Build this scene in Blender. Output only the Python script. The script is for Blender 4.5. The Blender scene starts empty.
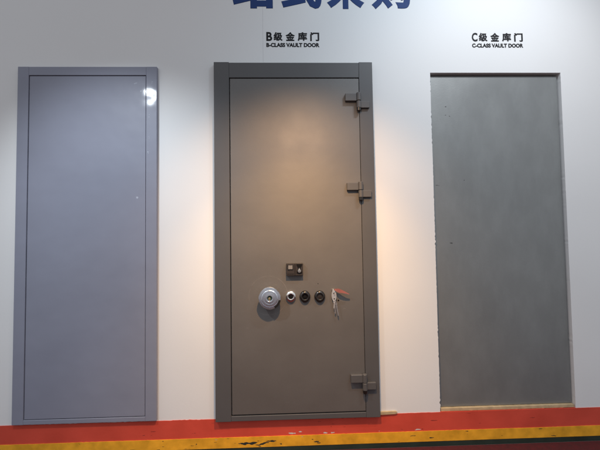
import bpy, bmesh, math, random
from mathutils import Vector, Matrix, noise
random.seed(7)
S = bpy.context.scene
C = S.collection
R = math.radians
PI = math.pi

# ------------------------------------------------------------------ materials
def mat(name, base, rough=.5, metal=0, bump=None, var=None, coat=0, spec=.5, wave=None):
    """bump=(scale, strength, distance); var=(scale, amount) gentle mottling; wash=(scale, colour, lo, hi)"""
    m = bpy.data.materials.new(name); m.use_nodes = True
    nt = m.node_tree; N = nt.nodes; L = nt.links
    b = N['Principled BSDF']
    b.inputs['Base Color'].default_value = (*base, 1)
    b.inputs['Roughness'].default_value = rough
    b.inputs['Metallic'].default_value = metal
    b.inputs['Specular IOR Level'].default_value = spec
    b.inputs['Coat Weight'].default_value = coat; b.inputs['Coat Roughness'].default_value = .09
    tc = N.new('ShaderNodeTexCoord')
    col = None
    if var:
        n = N.new('ShaderNodeTexNoise'); n.inputs['Scale'].default_value = var[0]; n.inputs['Detail'].default_value = 6
        L.new(tc.outputs['Object'], n.inputs['Vector'])
        r = N.new('ShaderNodeMapRange'); r.inputs['From Min'].default_value = .3; r.inputs['From Max'].default_value = .7
        r.inputs['To Min'].default_value = 1 - var[1]; r.inputs['To Max'].default_value = 1 + var[1]
        L.new(n.outputs['Fac'], r.inputs['Value'])
        v = N.new('ShaderNodeVectorMath'); v.operation = 'SCALE'; v.inputs[0].default_value = base
        L.new(r.outputs['Result'], v.inputs['Scale']); col = v.outputs['Vector']
        rr = N.new('ShaderNodeMapRange'); rr.inputs['From Min'].default_value = .3; rr.inputs['From Max'].default_value = .7
        rr.inputs['To Min'].default_value = rough * .9; rr.inputs['To Max'].default_value = min(1, rough * 1.12)
        L.new(n.outputs['Fac'], rr.inputs['Value']); L.new(rr.outputs['Result'], b.inputs['Roughness'])
    if col is not None: L.new(col, b.inputs['Base Color'])
    if bump:
        n = N.new('ShaderNodeTexNoise'); n.inputs['Scale'].default_value = bump[0]; n.inputs['Detail'].default_value = 4
        L.new(tc.outputs['Object'], n.inputs['Vector'])
        bp = N.new('ShaderNodeBump'); bp.inputs['Strength'].default_value = bump[1]; bp.inputs['Distance'].default_value = bump[2]
        L.new(n.outputs['Fac'], bp.inputs['Height']); L.new(bp.outputs['Normal'], b.inputs['Normal'])
        if wave:
            n2 = N.new('ShaderNodeTexNoise'); n2.inputs['Scale'].default_value = wave[0]; n2.inputs['Detail'].default_value = 2
            L.new(tc.outputs['Object'], n2.inputs['Vector'])
            b2 = N.new('ShaderNodeBump'); b2.inputs['Strength'].default_value = 1; b2.inputs['Distance'].default_value = wave[1]
            L.new(n2.outputs['Fac'], b2.inputs['Height']); L.new(b2.outputs['Normal'], bp.inputs['Normal'])
            L.new(b2.outputs['Normal'], b.inputs['Coat Normal'])
    return m

def nd(m, t, **kw):
    n = m.node_tree.nodes.new(t)
    for k, v in kw.items():
        if k in n.inputs: n.inputs[k].default_value = v
        else: setattr(n, k, v)
    return n

def overlay(m, mask_socket, colour):
    """lay a second paint colour over what already feeds Base Color"""
    nt = m.node_tree; b = nt.nodes['Principled BSDF']
    mx = nt.nodes.new('ShaderNodeMix'); mx.data_type = 'RGBA'
    inp = b.inputs['Base Color']
    if inp.is_linked: nt.links.new(inp.links[0].from_socket, mx.inputs['A'])
    else: mx.inputs['A'].default_value = inp.default_value
    mx.inputs['B'].default_value = (*colour, 1)
    nt.links.new(mask_socket, mx.inputs['Factor'])
    nt.links.new(mx.outputs['Result'], inp)

def spots_mask(m, spots, nscale, thr=.0, amp=4.5):
    """ragged blotches at given object-space places: [(x, z, rx, rz)]"""
    nt = m.node_tree; L = nt.links
    tc = nd(m, 'ShaderNodeTexCoord'); sep = nd(m, 'ShaderNodeSeparateXYZ'); L.new(tc.outputs['Object'], sep.inputs[0])
    ns = nd(m, 'ShaderNodeTexNoise', Scale=nscale, Detail=5.0); mpn = nd(m, 'ShaderNodeMapping'); mpn.inputs['Scale'].default_value = (.55, 1, 1.5); mpn.inputs['Rotation'].default_value = (0, .15, 0)
    L.new(tc.outputs['Object'], mpn.inputs['Vector']); L.new(mpn.outputs[0], ns.inputs['Vector'])
    best = None
    def math_(op, a, b_):
        n = nt.nodes.new('ShaderNodeMath'); n.operation = op
        for i, s in enumerate((a, b_)):
            if s is None: continue
            if isinstance(s, (int, float)): n.inputs[i].default_value = s
            else: L.new(s, n.inputs[i])
        return n.outputs[0]
    for (x, z, rx, rz) in spots:
        dx = math_('MULTIPLY', math_('SUBTRACT', sep.outputs['X'], x), 1 / rx)
        dz = math_('MULTIPLY', math_('SUBTRACT', sep.outputs['Z'], z), 1 / rz)
        d = math_('SUBTRACT', 1.0, math_('ADD', math_('MULTIPLY', dx, dx), math_('MULTIPLY', dz, dz)))
        best = d if best is None else math_('MAXIMUM', best, d)
    f = math_('ADD', best, math_('MULTIPLY', math_('SUBTRACT', ns.outputs['Fac'], .5), amp))
    return math_('GREATER_THAN', f, .55 + thr)

M = {}
M['wall'] = mat('white_wall_paint', (.78, .78, .77), .62, bump=(140, .12, .002), var=(1.7, .02))
M['door'] = mat('dark_grey_powder_coat', (.088, .086, .087), .50, bump=(420, .16, .0006), var=(3.0, .05))
# wear on the door leaf: a faint circular rub mark round the dial
M['leaf'] = mat('dark_grey_textured_coat', (.101, .093, .086), .53, bump=(260, .34, .0012), var=(3.0, .06), spec=1.0, wave=(6, .0015))
overlay(M['leaf'], spots_mask(M['leaf'], [(.30, .66, .03, .02), (.06, .60, .05, .012), (-.30, .55, .02, .03), (.33, 1.15, .008, .05), (-.33, .22, .05, .01), (.2, .18, .04, .01), (-.05, .1, .08, .008)], 75, .9), (.135, .125, .118))
def ring_mask(m, cx, cz, r, w):
    nt = m.node_tree; L = nt.links
    tc = nd(m, 'ShaderNodeTexCoord')
    mp = nd(m, 'ShaderNodeMapping'); mp.inputs['Location'].default_value = (-cx, 0, -cz); mp.inputs['Scale'].default_value = (1, 0, 1)
    L.new(tc.outputs['Object'], mp.inputs['Vector'])
    ln = nd(m, 'ShaderNodeVectorMath', operation='LENGTH'); L.new(mp.outputs[0], ln.inputs[0])
    a = nd(m, 'ShaderNodeMath', operation='SUBTRACT'); L.new(ln.outputs['Value'], a.inputs[0]); a.inputs[1].default_value = r
    b = nd(m, 'ShaderNodeMath', operation='ABSOLUTE'); L.new(a.outputs[0], b.inputs[0])
    c = nd(m, 'ShaderNodeMapRange'); c.inputs['From Min'].default_value = w; c.inputs['From Max'].default_value = 0
    c.inputs['To Max'].default_value = .6
    L.new(b.outputs[0], c.inputs['Value'])
    n = nd(m, 'ShaderNodeTexNoise', Scale=14.0, Detail=2.0); L.new(tc.outputs['Object'], n.inputs['Vector'])
    d = nd(m, 'ShaderNodeMapRange'); d.inputs['From Min'].default_value = .4; d.inputs['From Max'].default_value = .62
    L.new(n.outputs['Fac'], d.inputs['Value'])
    e = nd(m, 'ShaderNodeMath', operation='MULTIPLY'); L.new(c.outputs[0], e.inputs[0]); L.new(d.outputs[0], e.inputs[1])
    return e.outputs[0]
overlay(M['leaf'], ring_mask(M['leaf'], -.174, .745, .118, .0022), (.21, .19, .175))
M['lilac'] = mat('lilac_grey_gloss_paint', (.245, .256, .318), .46, bump=(160, .06, .0010), var=(2.2, .05), spec=.35, coat=.20, wave=(5, .004))
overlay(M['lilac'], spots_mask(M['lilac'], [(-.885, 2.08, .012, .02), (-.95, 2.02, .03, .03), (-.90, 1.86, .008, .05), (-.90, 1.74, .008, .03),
        (-.905, 1.64, .008, .02), (-1.0, 2.07, .05, .012), (-.97, 1.36, .014, .02)], 90, .75), (.42, .45, .52))  # pale blotches; the lowest is a faint highlight painted into the colour
M['steel'] = mat('raw_grey_steel', (.265, .275, .271), .46, metal=.55, bump=(150, .22, .0015), var=(3.2, .05))
def streaks(m):
    nt = m.node_tree; L = nt.links
    tc = nd(m, 'ShaderNodeTexCoord'); mp = nd(m, 'ShaderNodeMapping'); mp.inputs['Scale'].default_value = (3.2, 1, 1.4)
    L.new(tc.outputs['Object'], mp.inputs[0])
    n = nd(m, 'ShaderNodeTexNoise', Scale=3.0, Detail=8.0, Roughness=.65); L.new(mp.outputs[0], n.inputs['Vector'])
    r = nd(m, 'ShaderNodeMapRange'); r.inputs['From Min'].default_value = .42; r.inputs['From Max'].default_value = .72; r.inputs['To Max'].default_value = .34
    L.new(n.outputs['Fac'], r.inputs['Value'])
    overlay(m, r.outputs[0], (.36, .375, .37))
streaks(M['steel'])
overlay(M['steel'], spots_mask(M['steel'], [(.99, 1.93, .02, .008), (.985, 1.87, .012, .012), (1.01, 1.87, .008, .006), (.93, 1.42, .03, .006),
        (.925, 1.22, .012, .006), (1.09, 1.45, .04, .006), (1.0, 1.05, .03, .008)], 60, .4), (.10, .10, .10))
M['dark'] = mat('matt_black', (.008, .008, .009), .8, spec=.1)
M['red'] = mat('red_gloss_paint', (.63, .073, .042), .5, bump=(60, .2, .002), var=(6, .09), coat=.1)
overlay(M['red'], spots_mask(M['red'], [(-.04, -.096, .040, .008), (.01, -.090, .024, .006), (.19, -.099, .05, .007), (.16, -.099, .03, .006), (.72, -.099, .04, .005), (.50, -.1, .03, .004), (-.6, -.101, .03, .005)], 55, .3), (.62, .60, .55))
overlay(M['red'], spots_mask(M['red'], [(.20, -.065, .006, .005), (.99, -.05, .008, .016), (.35, -.02, .008, .004), (-.22, -.03, .004, .004), (-.7, -.06, .01, .004)], 70, .6), (.16, .02, .015))
M['yellow'] = mat('yellow_gloss_paint', (.80, .385, .022), .5, bump=(50, .25, .002), var=(16, .20), coat=.1)
overlay(M['yellow'], spots_mask(M['yellow'], [(-.40, -.147, .028, .007), (-.33, -.146, .034, .009), (-.26, -.144, .026, .007), (-.225, -.152, .04, .008),
        (-.17, -.140, .040, .009), (-.29, -.156, .08, .008), (-.30, -.148, .09, .006), (-.19, -.146, .05, .006), (-.11, -.158, .014, .006), (.085, -.137, .008, .005), (.105, -.15, .022, .005), (.12, -.158, .02, .004),
        (-.62, -.14, .008, .008), (.82, -.150, .02, .004)], 45, .1), (.020, .030, .026))
overlay(M['yellow'], spots_mask(M['yellow'], [(.02, -.118, .012, .005), (.185, -.108, .01, .005), (-.5, -.12, .01, .004)], 70, .35), (.5, .48, .42))
rr_ = random.Random(4)
overlay(M['yellow'], spots_mask(M['yellow'], [(rr_.uniform(-1.6, 1.7), rr_.choice([-.118, -.135, -.15, -.163, -.167]), rr_.uniform(.008, .03), rr_.uniform(.002, .005)) for _ in range(22)], 80, .25), (.10, .062, .022))
overlay(M['red'], spots_mask(M['red'], [(rr_.uniform(-1.6, 1.7), rr_.uniform(-.10, -.012), rr_.uniform(.01, .04), rr_.uniform(.002, .005)) for _ in range(16)], 80, .35), (.30, .035, .025))
M['green'] = mat('dark_green_paint', (.020, .034, .026), .5, bump=(60, .2, .002), var=(9, .2))
M['carpet'] = mat('dark_red_carpet', (.085, .006, .008), .95, bump=(500, .8, .004), var=(30, .25))
M['ink'] = mat('black_vinyl_lettering', (.008, .008, .010), .6, spec=.25)
M['blue'] = mat('navy_blue_lettering', (.014, .045, .165), .6, spec=.25)
M['chrome'] = mat('polished_chrome', (.88, .93, 1.0), .25, metal=1, bump=(60, .03, .001))
M['satin'] = mat('brushed_nickel', (.68, .64, .58), .28, metal=1)
M['bright'] = mat('bright_nickel', (.86, .84, .80), .22, metal=1)
M['darkkey'] = mat('dull_key_steel', (.45, .44, .44), .35, metal=.8)
M['brass'] = mat('brass', (.70, .52, .28), .3, metal=1)
M['blackgloss'] = mat('black_lacquered_metal', (.010, .009, .008), .30, metal=.0, coat=.35)
M['brown'] = mat('dark_bronze_housing', (.030, .024, .022), .42, bump=(300, .1, .0005))
M['grey_window'] = mat('pale_indicator_window', (.20, .19, .185), .4)
M['greenhole'] = mat('dark_green_enamel', (.010, .035, .026), .35)
M['tag'] = mat('red_fabric_tag', (.20, .060, .055), .75, var=(60, .15))
M['wood'] = mat('pale_raw_timber', (.50, .38, .22), .75, bump=(70, .3, .002), var=(25, .18))
M['keysteel'] = mat('nickel_key_metal', (.88, .86, .84), .32, metal=.8)

# ------------------------------------------------------------------ helpers
def finish(name, bm, m, parent=None, smooth=None, bevel=None):
    bmesh.ops.recalc_face_normals(bm, faces=bm.faces)
    me = bpy.data.meshes.new(name); bm.to_mesh(me); bm.free()
    mats = m if isinstance(m, (list, tuple)) else [m]
    for q in mats: me.materials.append(q)
    o = bpy.data.objects.new(name, me); C.objects.link(o)
    if parent:
        o.parent = parent
    if smooth:
        for p in me.polygons: p.use_smooth = True
    if bevel:
        md = o.modifiers.new('Bevel', 'BEVEL'); md.width = bevel; md.segments = 3; md.limit_method = 'ANGLE'; md.angle_limit = R(35)
        md.harden_normals = False
    return o

def tag(o, label=None, cat=None, group=None, kind=None):
    if label: o['label'] = label
    if cat: o['category'] = cat
    if group: o['group'] = group
    if kind: o['kind'] = kind
    elif label: o['kind'] = 'thing'
    return o

def empty(name, loc=(0, 0, 0)):
    o = bpy.data.objects.new(name, None); o.location = loc; o.empty_display_size = .05; C.objects.link(o); return o

def box(bm, x0, x1, y0, y1, z0, z1):
    vs = [bm.verts.new((x, y, z)) for x in (x0, x1) for y in (y0, y1) for z in (z0, z1)]
    for f in ((0, 1, 3, 2), (4, 6, 7, 5), (0, 4, 5, 1), (2, 3, 7, 6), (0, 2, 6, 4), (1, 5, 7, 3)):
        bm.faces.new([vs[i] for i in f])

def prism(bm, pts, y0, y1):
    """outline in x,z extruded from y0 to y1"""
    a = [bm.verts.new((x, y0, z)) for x, z in pts]; b = [bm.verts.new((x, y1, z)) for x, z in pts]
    bm.faces.new(a); bm.faces.new(b[::-1]); n = len(pts)
    for i in range(n): bm.faces.new((a[i], a[(i + 1) % n], b[(i + 1) % n], b[i]))

def lathe_y(bm, prof, cx=0, cz=0, seg=56, shape=None):
    """profile [(r, y)] turned about the y axis through (cx, cz); shape(theta) scales the radius"""
    rings = []
    for r, y in prof:
        if r < 1e-6: rings.append([bm.verts.new((cx, y, cz))]); continue
        rings.append([bm.verts.new((cx + r * (shape(t, r) if shape else 1) * math.cos(t), y, cz + r * (shape(t, r) if shape else 1) * math.sin(t)))
                      for t in [2 * PI * i / seg for i in range(seg)]])
    for A, B in zip(rings, rings[1:]):
        for i in range(seg):
            j = (i + 1) % seg
            if len(A) == 1 and len(B) == 1: break
            if len(A) == 1: bm.faces.new((A[0], B[i], B[j]))
            elif len(B) == 1: bm.faces.new((A[i], A[j], B[0]))
            else: bm.faces.new((A[i], A[j], B[j], B[i]))

def lathe_z(bm, prof, cx, cy, seg=32):
    rings = []
    for r, z in prof:
        if r < 1e-6: rings.append([bm.verts.new((cx, cy, z))]); continue
        rings.append([bm.verts.new((cx + r * math.cos(2 * PI * i / seg), cy + r * math.sin(2 * PI * i / seg), z)) for i in range(seg)])
    for A, B in zip(rings, rings[1:]):
        for i in range(seg):
            j = (i + 1) % seg
            if len(A) == 1: bm.faces.new((A[0], B[i], B[j]))
            elif len(B) == 1: bm.faces.new((A[i], A[j], B[0]))
            else: bm.faces.new((A[i], A[j], B[j], B[i]))

def sharp(o, ang=30):
    me = o.data
    for p in me.polygons: p.use_smooth = True
    me.set_sharp_from_angle(angle=R(ang))
    return o

def text_mesh(name, body, x0, x1, z0, z1, y, m, parent, bold=.03, spacing=1.0):
    """lettering fitted into the rectangle x0..x1, z0..z1 on the wall plane y"""
    cu = bpy.data.curves.new(name, 'FONT'); cu.body = body; cu.size = 1; cu.bevel_depth = bold; cu.bevel_resolution = 2; cu.space_character = spacing
    cu.resolution_u = 4
    t = bpy.data.objects.new(name + '_src', cu); C.objects.link(t); bpy.context.view_layer.update()
    me = bpy.data.meshes.new_from_object(t); me.name = name
    bpy.data.objects.remove(t); bpy.data.curves.remove(cu)
    xs = [v.co.x for v in me.vertices]; ys = [v.co.y for v in me.vertices]
    ax, bx_, ay, by = min(xs), max(xs), min(ys), max(ys)
    # squash the rounded strokes to about a millimetre and stand them on the wall
    for v in me.vertices:
        v.co = Vector((x0 + (v.co.x - ax) / (bx_ - ax) * (x1 - x0), y - .0002 - max(-.2, v.co.z / bold) * .0009, z0 + (v.co.y - ay) / (by - ay) * (z1 - z0)))
    bm = bmesh.new(); bm.from_mesh(me); bpy.data.meshes.remove(me)
    return finish(name, bm, m, parent)

# ------------------------------------------------------------------ setting
WY = .030            # wall plane; the vault door's frame stands 3 cm proud of it, at y = 0
OX0, OX1, OZ1 = .882, 1.745, 2.148     # opening of the recessed steel sample
bm = bmesh.new()
def rag(n, a, b, amp, seed):
    out = []
    for i in range(n + 1):
        t = i / n; s = a + (b - a) * t
        k = max(0, noise.noise(Vector((s * 9, seed + 2, 0))) + .25); out.append((s, amp * .5 * noise.noise(Vector((s * 3, seed, 0))) + 2.6 * amp * k * noise.noise(Vector((s * 60, seed + 5, 0)))))
    return out
# panel left of the opening, lintel, panel right of it; the opening's cut edges are ragged
left_edge = [(OX0 + d, z) for z, d in rag(420, -.02, OZ1, .0033, 3.1)]
right_edge = [(OX1 + d, z) for z, d in rag(420, -.02, OZ1, .0006, 8.7)]
ZT = 3.1
SX = -.192    # joint between two wall boards above the door
prism(bm, [(-3.2, -.02), (SX - .0003, -.02), (SX - .0003, ZT), (-3.2, ZT)], WY, WY + .06)
prism(bm, [(SX + .0003, -.02)] + left_edge + [(left_edge[-1][0], ZT), (SX + .0003, ZT)], WY, WY + .06)
prism(bm, [(left_edge[-1][0], OZ1), (right_edge[-1][0], OZ1), (right_edge[-1][0], ZT), (left_edge[-1][0], ZT)], WY, WY + .06)
prism(bm, right_edge + [(right_edge[-1][0], ZT), (3.2, ZT), (3.2, -.02)], WY, WY + .06)
tag(finish('wall', bm, M['wall']), kind='structure')
bm = bmesh.new(); box(bm, -3.2, 3.2, -6, .02, -.26, -.20)
tag(finish('floor', bm, M['carpet']), kind='structure')

# striped plinth under the wall
pl = tag(empty('plinth', (0, WY, -.2)), 'long plinth painted in red, chipped yellow and dark green stripes under the white wall', 'plinth')
def child_shift(o, p):
    o.matrix_parent_inverse = Matrix.Translation(p.location).inverted(); return o
def stripe(name, m, z0, z1, y0, amp, seed):
    bm = bmesh.new()
    top = [(s, z1 + d) for s, d in rag(640, -3.2, 3.2, amp, seed)]
    pts = [(3.2, z0), (-3.2, z0)] + top
    prism(bm, pts, y0, .10)
    return child_shift(finish(name, bm, m, pl), pl)
stripe('red_board', M['red'], -.1135, .001, WY - .003, .0018, 1.3)
stripe('yellow_board', M['yellow'], -.1715, -.1095, WY - .006, .0016, 6.1)
stripe('green_board', M['green'], -.203, -.1700, WY - .0045, .0010, 9.4)

# ------------------------------------------------------------------ vault door
vd = tag(empty('vault_door', (0, 0, 0)), 'tall dark grey vault door with three hinges, a chrome dial and keys hanging from it', 'vault door')
W2, H = .4988, 2.20
lx0, lx1, lz0, lz1 = -.4045, .4130, .0305, 2.1015     # opening for the leaf
bm = bmesh.new()
box(bm, -W2, lx0, 0, WY + .03, -.004, H + .0015)         # jambs run full height
box(bm, lx1, W2, 0, WY + .03, -.004, H + .0015)
fr = child_shift(finish('frame', bm, M['door'], vd, bevel=.0022), vd)
bm = bmesh.new(); box(bm, lx0 + .0004, lx1 - .0004, .0006, WY + .03, lz1, H - .002)
sharp(finish('frame_head', bm, M['door'], vd, bevel=.0022))
bm = bmesh.new(); box(bm, lx0 + .0004, lx1 - .0004, .0006, WY + .03, -.003, lz0 - .003)
sharp(finish('threshold', bm, M['door'], vd, bevel=.0022))
bm = bmesh.new(); box(bm, lx0, lx1, .031, .045, lz0 - .003, lz1)
finish('rebate', bm, M['dark'], vd)
bm = bmesh.new(); box(bm, lx0 + .0055, lx1 - .0022, .0035, .028, lz0 + .004, lz1 - .0045)
leaf = finish('door_leaf', bm, M['leaf'], vd, bevel=.0018)

# hinges
def hinge(zb):
    cx, cy = .4047, -.0165
    bm = bmesh.new()
    lathe_z(bm, [(0, zb + .0665), (.0125, zb + .0665), (.0145, zb + .0685), (.0145, zb + .114), (.0125, zb + .1165), (0, zb + .1165)], cx, cy)
    lathe_z(bm, [(0, zb + .020), (.0125, zb + .020), (.0145, zb + .022), (.0145, zb + .0615), (.0125, zb + .0635), (0, zb + .0635)], cx, cy)
    h = sharp(finish('hinge', bm, M['door'], vd))
    bm = bmesh.new()
    lathe_z(bm, [(0, zb - .002), (.0085, zb - .002), (.0128, zb + .003), (.0135, zb + .0195), (.0105, zb + .0197), (.0105, zb + .0690), (0, zb + .0690)], cx, cy)
    sharp(finish('pin', bm, M['blackgloss'], h))
    bm = bmesh.new(); box(bm, .3205, .3915, -.0200, .0034, zb + .0650, zb + .1130)
    finish('leaf_plate', bm, M['door'], h, bevel=.0035)
    bm = bmesh.new(); box(bm, .4175, .4725, -.0170, -.0001, zb + .0220, zb + .0640)
    finish('frame_plate', bm, M['door'], h, bevel=.0025)
    return h
for zb in (1.8800, 1.3190, .1470): hinge(zb)

# the big dial: chrome disc with a softly squared rim, stepped rings and a dark green hollow hub
dx, dz = -.1635, .7360
sq = lambda t, r: 1 + (.034 * (abs(math.cos(2 * t)) ** 5) - .012 if r > .055 else 0)
bm = bmesh.new()
lathe_y(bm, [(.026, -.034), (.060, -.034), (.0650, -.036), (.0660, -.039), (.0660, -.0480), (.0635, -.0515), (.0525, -.0520), (.0520, -.0440), (.0490, -.0440),
             (.0485, -.0545), (.0460, -.0565), (.0355, -.0568), (.0350, -.0530), (.0325, -.0530), (.0320, -.0570), (.0190, -.0574), (.0175, -.0560), (.0165, -.0440), (0, -.0440)], dx, dz, 96, sq)
dl = sharp(finish('dial', bm, M['chrome'], vd), 9)
bm = bmesh.new()
lathe_y(bm, [(.030, .0036), (.034, -.002), (.034, -.022), (.030, -.030)], dx, dz)
sharp(finish('neck', bm, M['satin'], dl))
bm = bmesh.new()
lathe_y(bm, [(.0146, -.0445), (.0142, -.0500), (.0110, -.0520), (.0100, -.0490), (0, -.0490)], dx, dz, 40)
sharp(finish('hub', bm, M['greenhole'], dl))
bm = bmesh.new()
lathe_y(bm, [(.0070, -.0492), (.0070, -.0545), (.0055, -.0560), (0, -.0560)], dx - .001, dz - .002, 24)
sharp(finish('spindle', bm, M['brass'], dl))
bm = bmesh.new()   # index marks engraved round the inner face, black piece added lower right to imitate a dark reflection in the rim
a0, a1 = R(-62), R(-10)
pts = [(dx + .0675 * math.cos(a), dz + .0675 * math.sin(a)) for a in [a0 + (a1 - a0) * i / 12 for i in range(13)]] + \
      [(dx + .0545 * math.cos(a), dz + .0545 * math.sin(a)) for a in [a1 - (a1 - a0) * i / 12 for i in range(13)]]
prism(bm, pts, -.0530, -.034)
finish('dark_reflection', bm, M['blackgloss'], dl, bevel=.001)

# three keyhole roses
def rose(x, z, m_out, m_in, k, sc):
    egg = lambda t, r: 1 + (.10 * abs(math.sin(t)) ** 5 if r > .02 else 0)
    bm = bmesh.new()
    if k == 'silver':
        pr = [(.0255, .0034), (.0262, -.003), (.0262, -.010), (.0245, -.0125), (.0215, -.0140), (.0200, -.0165), (.0150, -.0170), (.0128, -.0155), (.0122, -.010)]
    else:
        pr = [(.0285, .0034), (.0300, -.003), (.0294, -.009), (.0255, -.016), (.0215, -.0200), (.0180, -.0205), (.0155, -.0185), (.0145, -.012)]
    lathe_y(bm, pr, x, z, 48, egg)
    bmesh.ops.transform(bm, matrix=Matrix.Translation((x, .0034, z)) @ Matrix.Diagonal((sc, .85, sc, 1)) @ Matrix.Translation((-x, -.0034, -z)), verts=bm.verts)
    h = sharp(finish('keyhole_rose', bm, m_out, vd), 40)
    bm = bmesh.new()
    lathe_y(bm, [(.0162, -.0085), (.0100, -.0090), (.0085, -.0115), (0, -.0120)], x, z, 32)
    c = sharp(finish('cylinder', bm, m_in, h))
    bm = bmesh.new(); box(bm, x - .0012, x + .0012, -.0126, -.0110, z - .006, z + .006)
    finish('slot', bm, M['dark'], h)
    return h
rose(-.0365, .7365, M['bright'], M['dark'], 'silver', 1.14)
rose(.0495, .7350, M['blackgloss'], M['dark'], 'black', 1.12)
rose(.1405, .7340, M['blackgloss'], M['brown'], 'black', 1.12)

# lock indicator box above the roses
bm = bmesh.new(); box(bm, -.0625, .0400, -.0235, .0034, .8650, .9400)
bx = finish('lock_box', bm, M['brown'], vd, bevel=.0025)
bm = bmesh.new(); box(bm, -.0540, -.0200, -.0262, -.0236, .9000, .9320)
f_ = finish('window_frame', bm, M['blackgloss'], bx, bevel=.001)
bm = bmesh.new(); box(bm, -.0500, -.0240, -.0275, -.0263, .9050, .9280)
finish('window', bm, M['grey_window'], bx, bevel=.0005)
bm = bmesh.new(); prism(bm, [(-.0005, .9345), (.0355, .9345), (.0335, .9260), (.0245, .9080), (.0330, .8900), (.0330, .8780), (.0010, .8780), (.0010, .8900), (.0105, .9080), (.0015, .9260)], -.0250, -.0236)
finish('scoop', bm, M['dark'], bx)
bm = bmesh.new()
lathe_y(bm, [(.0110, -.0251), (.0110, -.0300), (.0092, -.0325), (0, -.0330)], .0172, .8930, 32)
prism(bm, [(.0125, .9010), (.0219, .9010), (.0200, .9110), (.0144, .9110)], -.0300, -.0251)
sharp(finish('knob', bm, M['satin'], bx))
bm = bmesh.new(); box(bm, -.0105, -.0080, -.0244, -.0236, .868, .937)
finish('joint', bm, M['dark'], bx)
bm = bmesh.new(); box(bm, -.0570, -.0160, -.0243, -.0236, .8740, .8765)
finish('joint', bm, M['dark'], bx)

# small key cylinder low at the right, where the keys hang
bm = bmesh.new(); lathe_y(bm, [(.0085, .0034), (.0085, -.004), (.0070, -.006), (0, -.006)], .2235, .7700, 28)
sharp(finish('key_cylinder', bm, M['satin'], vd))
bm = bmesh.new(); lathe_y(bm, [(.0052, .0034), (.0050, .0028), (0, .0026)], .2560, .7060, 20)
sharp(finish('screw_hole', bm, M['dark'], vd))
bm = bmesh.new(); lathe_y(bm, [(.0022, .0034), (.0020, .0020), (0, .0018)], .1320, .8120, 16)
sharp(finish('screw_hole', bm, M['dark'], vd))

# ------------------------------------------------------------------ the keys hanging in that cylinder
kb = tag(empty('key_bunch', (.2235, -.006, .770)), 'nickel keys with a pointed red tag hanging from the vault door', 'keys')
def kfin(name, bm, m, rot, piv, **kw):
    M4 = Matrix.Translation(piv) @ Matrix.Rotation(rot, 4, 'Y') @ Matrix.Translation([-c for c in piv])
    bm.transform(M4); return child_shift(finish(name, bm, m, kb, **kw), kb)
# key turned in the lock, its long oval bow facing us
def bow(bm, cx, cz, rx, rz, y0, y1, hole):
    n = 40
    o1 = [(cx + rx * math.cos(2 * PI * i / n), cz + rz * math.sin(2 * PI * i / n)) for i in range(n)]
    i1 = [(cx + hole * math.cos(2 * PI * i / n), cz + rz * .42 + hole * math.sin(2 * PI * i / n)) for i in range(n)]
    A = [[bm.verts.new((x, y, z)) for x, z in P] for y in (y0, y1) for P in (o1, i1)]
    for i in range(n):
        j = (i + 1) % n
        bm.faces.new((A[0][i], A[0][j], A[1][j], A[1][i])); bm.faces.new((A[2][i], A[3][i], A[3][j], A[2][j]))
        bm.faces.new((A[0][i], A[2][i], A[2][j], A[0][j])); bm.faces.new((A[1][i], A[1][j], A[3][j], A[3][i]))
bm = bmesh.new(); bow(bm, .2265, .7380, .0150, .0340, -.0105, -.0080, .0050)
box(bm, .2215, .2265, -.0080, -.0058, .764, .776)
kfin('key', bm, M['keysteel'], R(-2), (.2265, -.009, .770))
bm = bmesh.new(); lathe_y(bm, [(.0042, -.0106), (.0040, -.0114), (0, -.0116)], .2290, .7180, 20)
child_shift(finish('rivet', bm, M['dark'], kb), kb)
# split ring through the bows
bm = bmesh.new()
def torus(bm, c, Rr, r, ax):
    n, k = 36, 10; rows = []
    for i in range(n):
        t = 2 * PI * i / n; row = []
        for j in range(k):
            u = 2 * PI * j / k
            p = Vector(((Rr + r * math.cos(u)) * math.cos(t), r * math.sin(u), (Rr + r * math.cos(u)) * math.sin(t)))
            p.rotate(Matrix.Rotation(ax, 3, 'Z')); row.append(bm.verts.new(p + Vector(c)))
        rows.append(row)
    for i in range(n):
        for j in range(k):
            bm.faces.new((rows[i][j], rows[(i + 1) % n][j], rows[(i + 1) % n][(j + 1) % k], rows[i][(j + 1) % k]))
torus(bm, (.2330, -.0125, .7560), .0105, .0011, R(50))
r_ = child_shift(finish('ring', bm, M['keysteel'], kb, smooth=True), kb)
# two hanging blades
def blade(bm, x, z1, ln, w, y):
    pts = [(x - w, z1), (x + w, z1), (x + w, z1 - ln * .12)]
    n = 6
    for i in range(n):
        a = z1 - ln * (.2 + .75 * i / n); b = z1 - ln * (.2 + .75 * (i + .5) / n)
        pts += [(x + w, a), (x + w * (.45 if i % 2 else .62), b)]
    pts += [(x + w * .3, z1 - ln), (x - w * .6, z1 - ln), (x - w, z1 - ln * .93)]
    prism(bm, pts, y, y + .0020)
bm = bmesh.new(); bow(bm, .2300, .7010, .0070, .0110, -.0136, -.0116, .0030); blade(bm, .2300, .6910, .030, .0036, -.0136)
kfin('key', bm, M['keysteel'], R(4), (.2300, -.012, .712))
bm = bmesh.new(); bow(bm, .2350, .6900, .0072, .0120, -.0172, -.0152, .0030); blade(bm, .2350, .6790, .064, .0044, -.0172)
kfin('key', bm, M['darkkey'], R(-10), (.2330, -.012, .712))
bm = bmesh.new(); bow(bm, .2300, .6780, .0062, .0110, -.0104, -.0084, .0030); blade(bm, .2300, .6680, .040, .0042, -.0104)
kfin('key', bm, M['darkkey'], R(-3), (.2300, -.012, .712))
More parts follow.
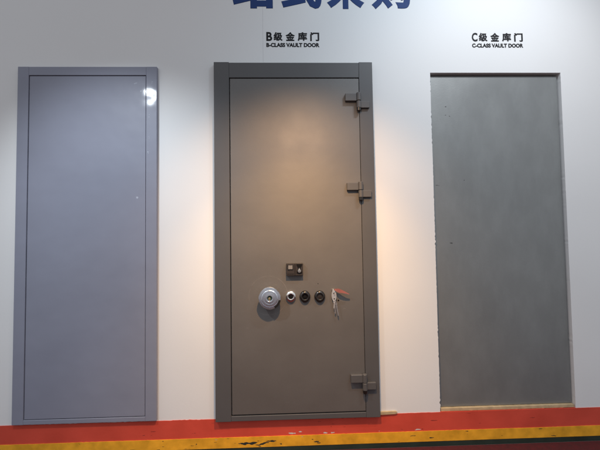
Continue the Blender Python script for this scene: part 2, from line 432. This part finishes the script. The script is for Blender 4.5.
# red pointed tag, slightly curled
bm = bmesh.new()
n = 16; top, bot = [], []
for i in range(n + 1):
    t = i / n
    x = .2300 + .0900 * t; zc = .7760 - .0290 * t + .004 * math.sin(t * PI)
    wd = .0040 + .0095 * min(1, t / .28) if t < .28 else .0008 + .0127 * (1 - t) / .72
    y = -.013 - .014 * math.sin(t * PI * .8)
    top.append((x, y, zc + wd * .8)); bot.append((x, y - .005, zc - wd))
va = [[bm.verts.new(p) for p in top], [bm.verts.new(p) for p in bot],
      [bm.verts.new((p[0], p[1] + .0016, p[2])) for p in top], [bm.verts.new((p[0], p[1] + .0016, p[2])) for p in bot]]
for i in range(n):
    bm.faces.new((va[0][i], va[0][i + 1], va[1][i + 1], va[1][i])); bm.faces.new((va[2][i], va[3][i], va[3][i + 1], va[2][i + 1]))
    bm.faces.new((va[0][i], va[2][i], va[2][i + 1], va[0][i + 1])); bm.faces.new((va[1][i], va[1][i + 1], va[3][i + 1], va[3][i]))
bm.faces.new((va[0][0], va[1][0], va[3][0], va[2][0])); bm.faces.new((va[0][n], va[2][n], va[3][n], va[1][n]))
child_shift(finish('red_tag', bm, M['tag'], kb), kb)

# ------------------------------------------------------------------ neighbouring samples
ld = tag(empty('security_door', (-1.28, 0, 0)), 'glossy lilac grey steel door in a narrow frame, left of the vault door', 'door')
x0, x1, z1 = -1.700, -.8530, 2.1760
fy = .010
bm = bmesh.new()
box(bm, x0, x0 + .066, fy, WY + .02, .010, z1); box(bm, x1 - .066, x1, fy, WY + .02, .010, z1)
box(bm, x0 + .066, x1 - .066, fy + .0005, WY + .02, z1 - .054, z1 - .0004); box(bm, x0 + .066, x1 - .066, fy + .0005, WY + .02, .0104, .036)
child_shift(finish('frame', bm, M['lilac'], ld, bevel=.002), ld)
bm = bmesh.new(); box(bm, x0 + .060, x1 - .060, WY + .004, WY + .022, .030, z1 - .050)
child_shift(finish('rebate', bm, M['dark'], ld), ld)
bm = bmesh.new(); box(bm, x0 + .0695, x1 - .0695, fy + .004, WY + .002, .0395, z1 - .0575)
child_shift(finish('door_leaf', bm, M['lilac'], ld, bevel=.002), ld)

rd = tag(empty('steel_slab', (1.31, .08, 0)), 'mottled raw grey steel slab door recessed in the wall right of the vault door', 'door')
bm = bmesh.new(); box(bm, OX0 - .02, OX1 + .02, WY + .040, WY + .0595, .0205, OZ1 - .0005)
bm2 = bm
def slabfix():
    for v in bm2.verts: pass
bm.free()
bm = bmesh.new(); box(bm, OX0 + .0085, OX1 - .008, WY + .022, WY + .070, .0215, OZ1 - .014)
child_shift(finish('slab', bm, M['steel'], rd, bevel=.0025), rd)
bm = bmesh.new(); box(bm, OX0 - .02, OX1 + .02, WY + .0605, WY + .085, .0, OZ1 + .02)
child_shift(finish('backing', bm, M['dark'], rd), rd)

# timber bits
bm = bmesh.new()
n = 40; pts = [(OX0 + .006, .0025), (OX1 - .006, .0025)] + [(OX1 - .006 - (OX1 - OX0 - .012) * i / n, .0195 + .0012 * noise.noise(Vector((i * .9, 2, 0)))) for i in range(n + 1)]
prism(bm, pts, WY + .004, WY + .050)
tag(finish('timber_batten', bm, M['wood'], bevel=.001), 'thin pale timber batten lying under the recessed raw steel slab', 'batten')
bm = bmesh.new()
prism(bm, [(.4400, -.004), (.5950, .0005), (.6080, .0035), (.6095, .0120), (.6020, .0185), (.4400, .0165)], WY - .010, WY + .001)
tag(finish('timber_offcut', bm, M['wood'], bevel=.002), 'short pale timber offcut sticking out beside the bottom right corner of the vault door', 'timber offcut')

# ------------------------------------------------------------------ lettering
ty = WY - .0004
hd = tag(empty('heading_lettering', (.19, WY, 2.55)), 'large navy blue characters 站式采购 high on the white wall', 'lettering')
for ch, a, b in (('站', -.385, -.115), ('式', -.072, .190), ('采', .222, .465), ('购', .512, .772)):
    o = text_mesh('character', ch, a, b, 2.566, 2.835, ty, M['blue'], hd, bold=.042)
    child_shift(o, hd)
def caption(x, z, letter, label):
    c = tag(empty('caption_lettering', (x, WY, z)), label, 'lettering', 'captions over the doors')
    cw = .0445
    parts = [(letter, -.171, -.133), ('级', -.125, -.066), ('金', -.048, .012), ('库', .029, .090), ('门', .110, .168)]
    for s, a, b in parts:
        o = text_mesh('character', s, x + a, x + b, z + .0190, z + .0775, ty, M['ink'], c, bold=(.034 if s == letter else .042)); child_shift(o, c)
    o = text_mesh('english_line', letter + '-CLASS VAULT DOOR', x - .171, x + .169, z - .0210, z + .0065, ty, M['ink'], c, bold=.052)
    child_shift(o, c)
caption(.0005, 2.3350, 'B', 'black caption B级金库门 centred above the vault door')
caption(1.335, 2.3350, 'C', 'black caption C级金库门 above the raw steel slab')

# ------------------------------------------------------------------ light
w = bpy.data.worlds.new('World'); S.world = w; w.use_nodes = True
nt = w.node_tree; bg = nt.nodes['Background']
tc = nt.nodes.new('ShaderNodeTexCoord'); sp = nt.nodes.new('ShaderNodeSeparateXYZ'); nt.links.new(tc.outputs['Generated'], sp.inputs[0])
cr = nt.nodes.new('ShaderNodeValToRGB'); mr = nt.nodes.new('ShaderNodeMapRange')
mr.inputs['From Min'].default_value = -1; mr.inputs['From Max'].default_value = 1
nt.links.new(sp.outputs['Z'], mr.inputs['Value']); nt.links.new(mr.outputs[0], cr.inputs[0])
e = cr.color_ramp.elements
e[0].position = .0; e[0].color = (.08, .05, .05, 1); e[1].position = 1; e[1].color = (.5, .52, .55, 1)
q = cr.color_ramp.elements.new(.48); q.color = (.40, .39, .40, 1)
q = cr.color_ramp.elements.new(.66); q.color = (.69, .74, .82, 1)
nt.links.new(cr.outputs[0], bg.inputs[0]); bg.inputs[1].default_value = .90

def aim(o, tgt):
    o.rotation_euler = (Vector(tgt) - o.location).to_track_quat('-Z', 'Y').to_euler()
def spot(name, loc, tgt, power, col, ang, blend, size):
    l = bpy.data.lights.new(name, 'SPOT'); l.energy = power; l.color = col; l.spot_size = R(ang); l.spot_blend = blend; l.shadow_soft_size = size
    o = bpy.data.objects.new(name, l); o.location = loc; C.objects.link(o); aim(o, tgt); return o
def area(name, loc, tgt, power, col, sx, sy):
    l = bpy.data.lights.new(name, 'AREA'); l.energy = power; l.color = col; l.shape = 'RECTANGLE'; l.size = sx; l.size_y = sy
    o = bpy.data.objects.new(name, l); o.location = loc; C.objects.link(o); aim(o, tgt); return o
spot('warm_track_lamp', (.04, -.98, 2.12), (.05, 0, .95), 68, (1, .62, .35), 100, 1.0, .022)
spot('warm_track_lamp', (.04, -.98, 2.12), (.05, 0, .30), 98, (1, .57, .20), 75, 1.0, .022)
spot('cool_track_lamp', (1.15, -1.3, 3.5), (1.05, 0, 2.2), 70, (.66, .84, 1), 100, 1.0, .04)
spot('white_track_lamp', (1.5, -1.3, 3.5), (1.4, 0, 1.6), 78, (1, .95, .94), 80, 1.0, .04)
spot('left_track_lamp', (-1.40, -1.28, 2.53), (-1.0, 0, .88), 100, (.84, .92, 1), 78, 1.0, .020)

# ------------------------------------------------------------------ camera
cd = bpy.data.cameras.new('camera'); cam = bpy.data.objects.new('camera', cd); C.objects.link(cam)
cd.sensor_width = 36; cd.lens = 345 / 600 * 36; cd.clip_end = 100; cd.clip_start = .05
cam.location = (-.0412, -2.1296, 1.0887)
cam.matrix_world = Matrix.Translation((-.0412, -2.1296, 1.0887)) @ (Matrix.Rotation(-.0316, 4, 'Z') @ Matrix.Rotation(PI / 2 + .0399, 4, 'X') @ Matrix.Rotation(-.0150, 4, 'Z'))
S.camera = cam
S.view_settings.view_transform = 'Standard'; S.view_settings.look = 'None'; S.view_settings.exposure = 0; S.view_settings.gamma = 1
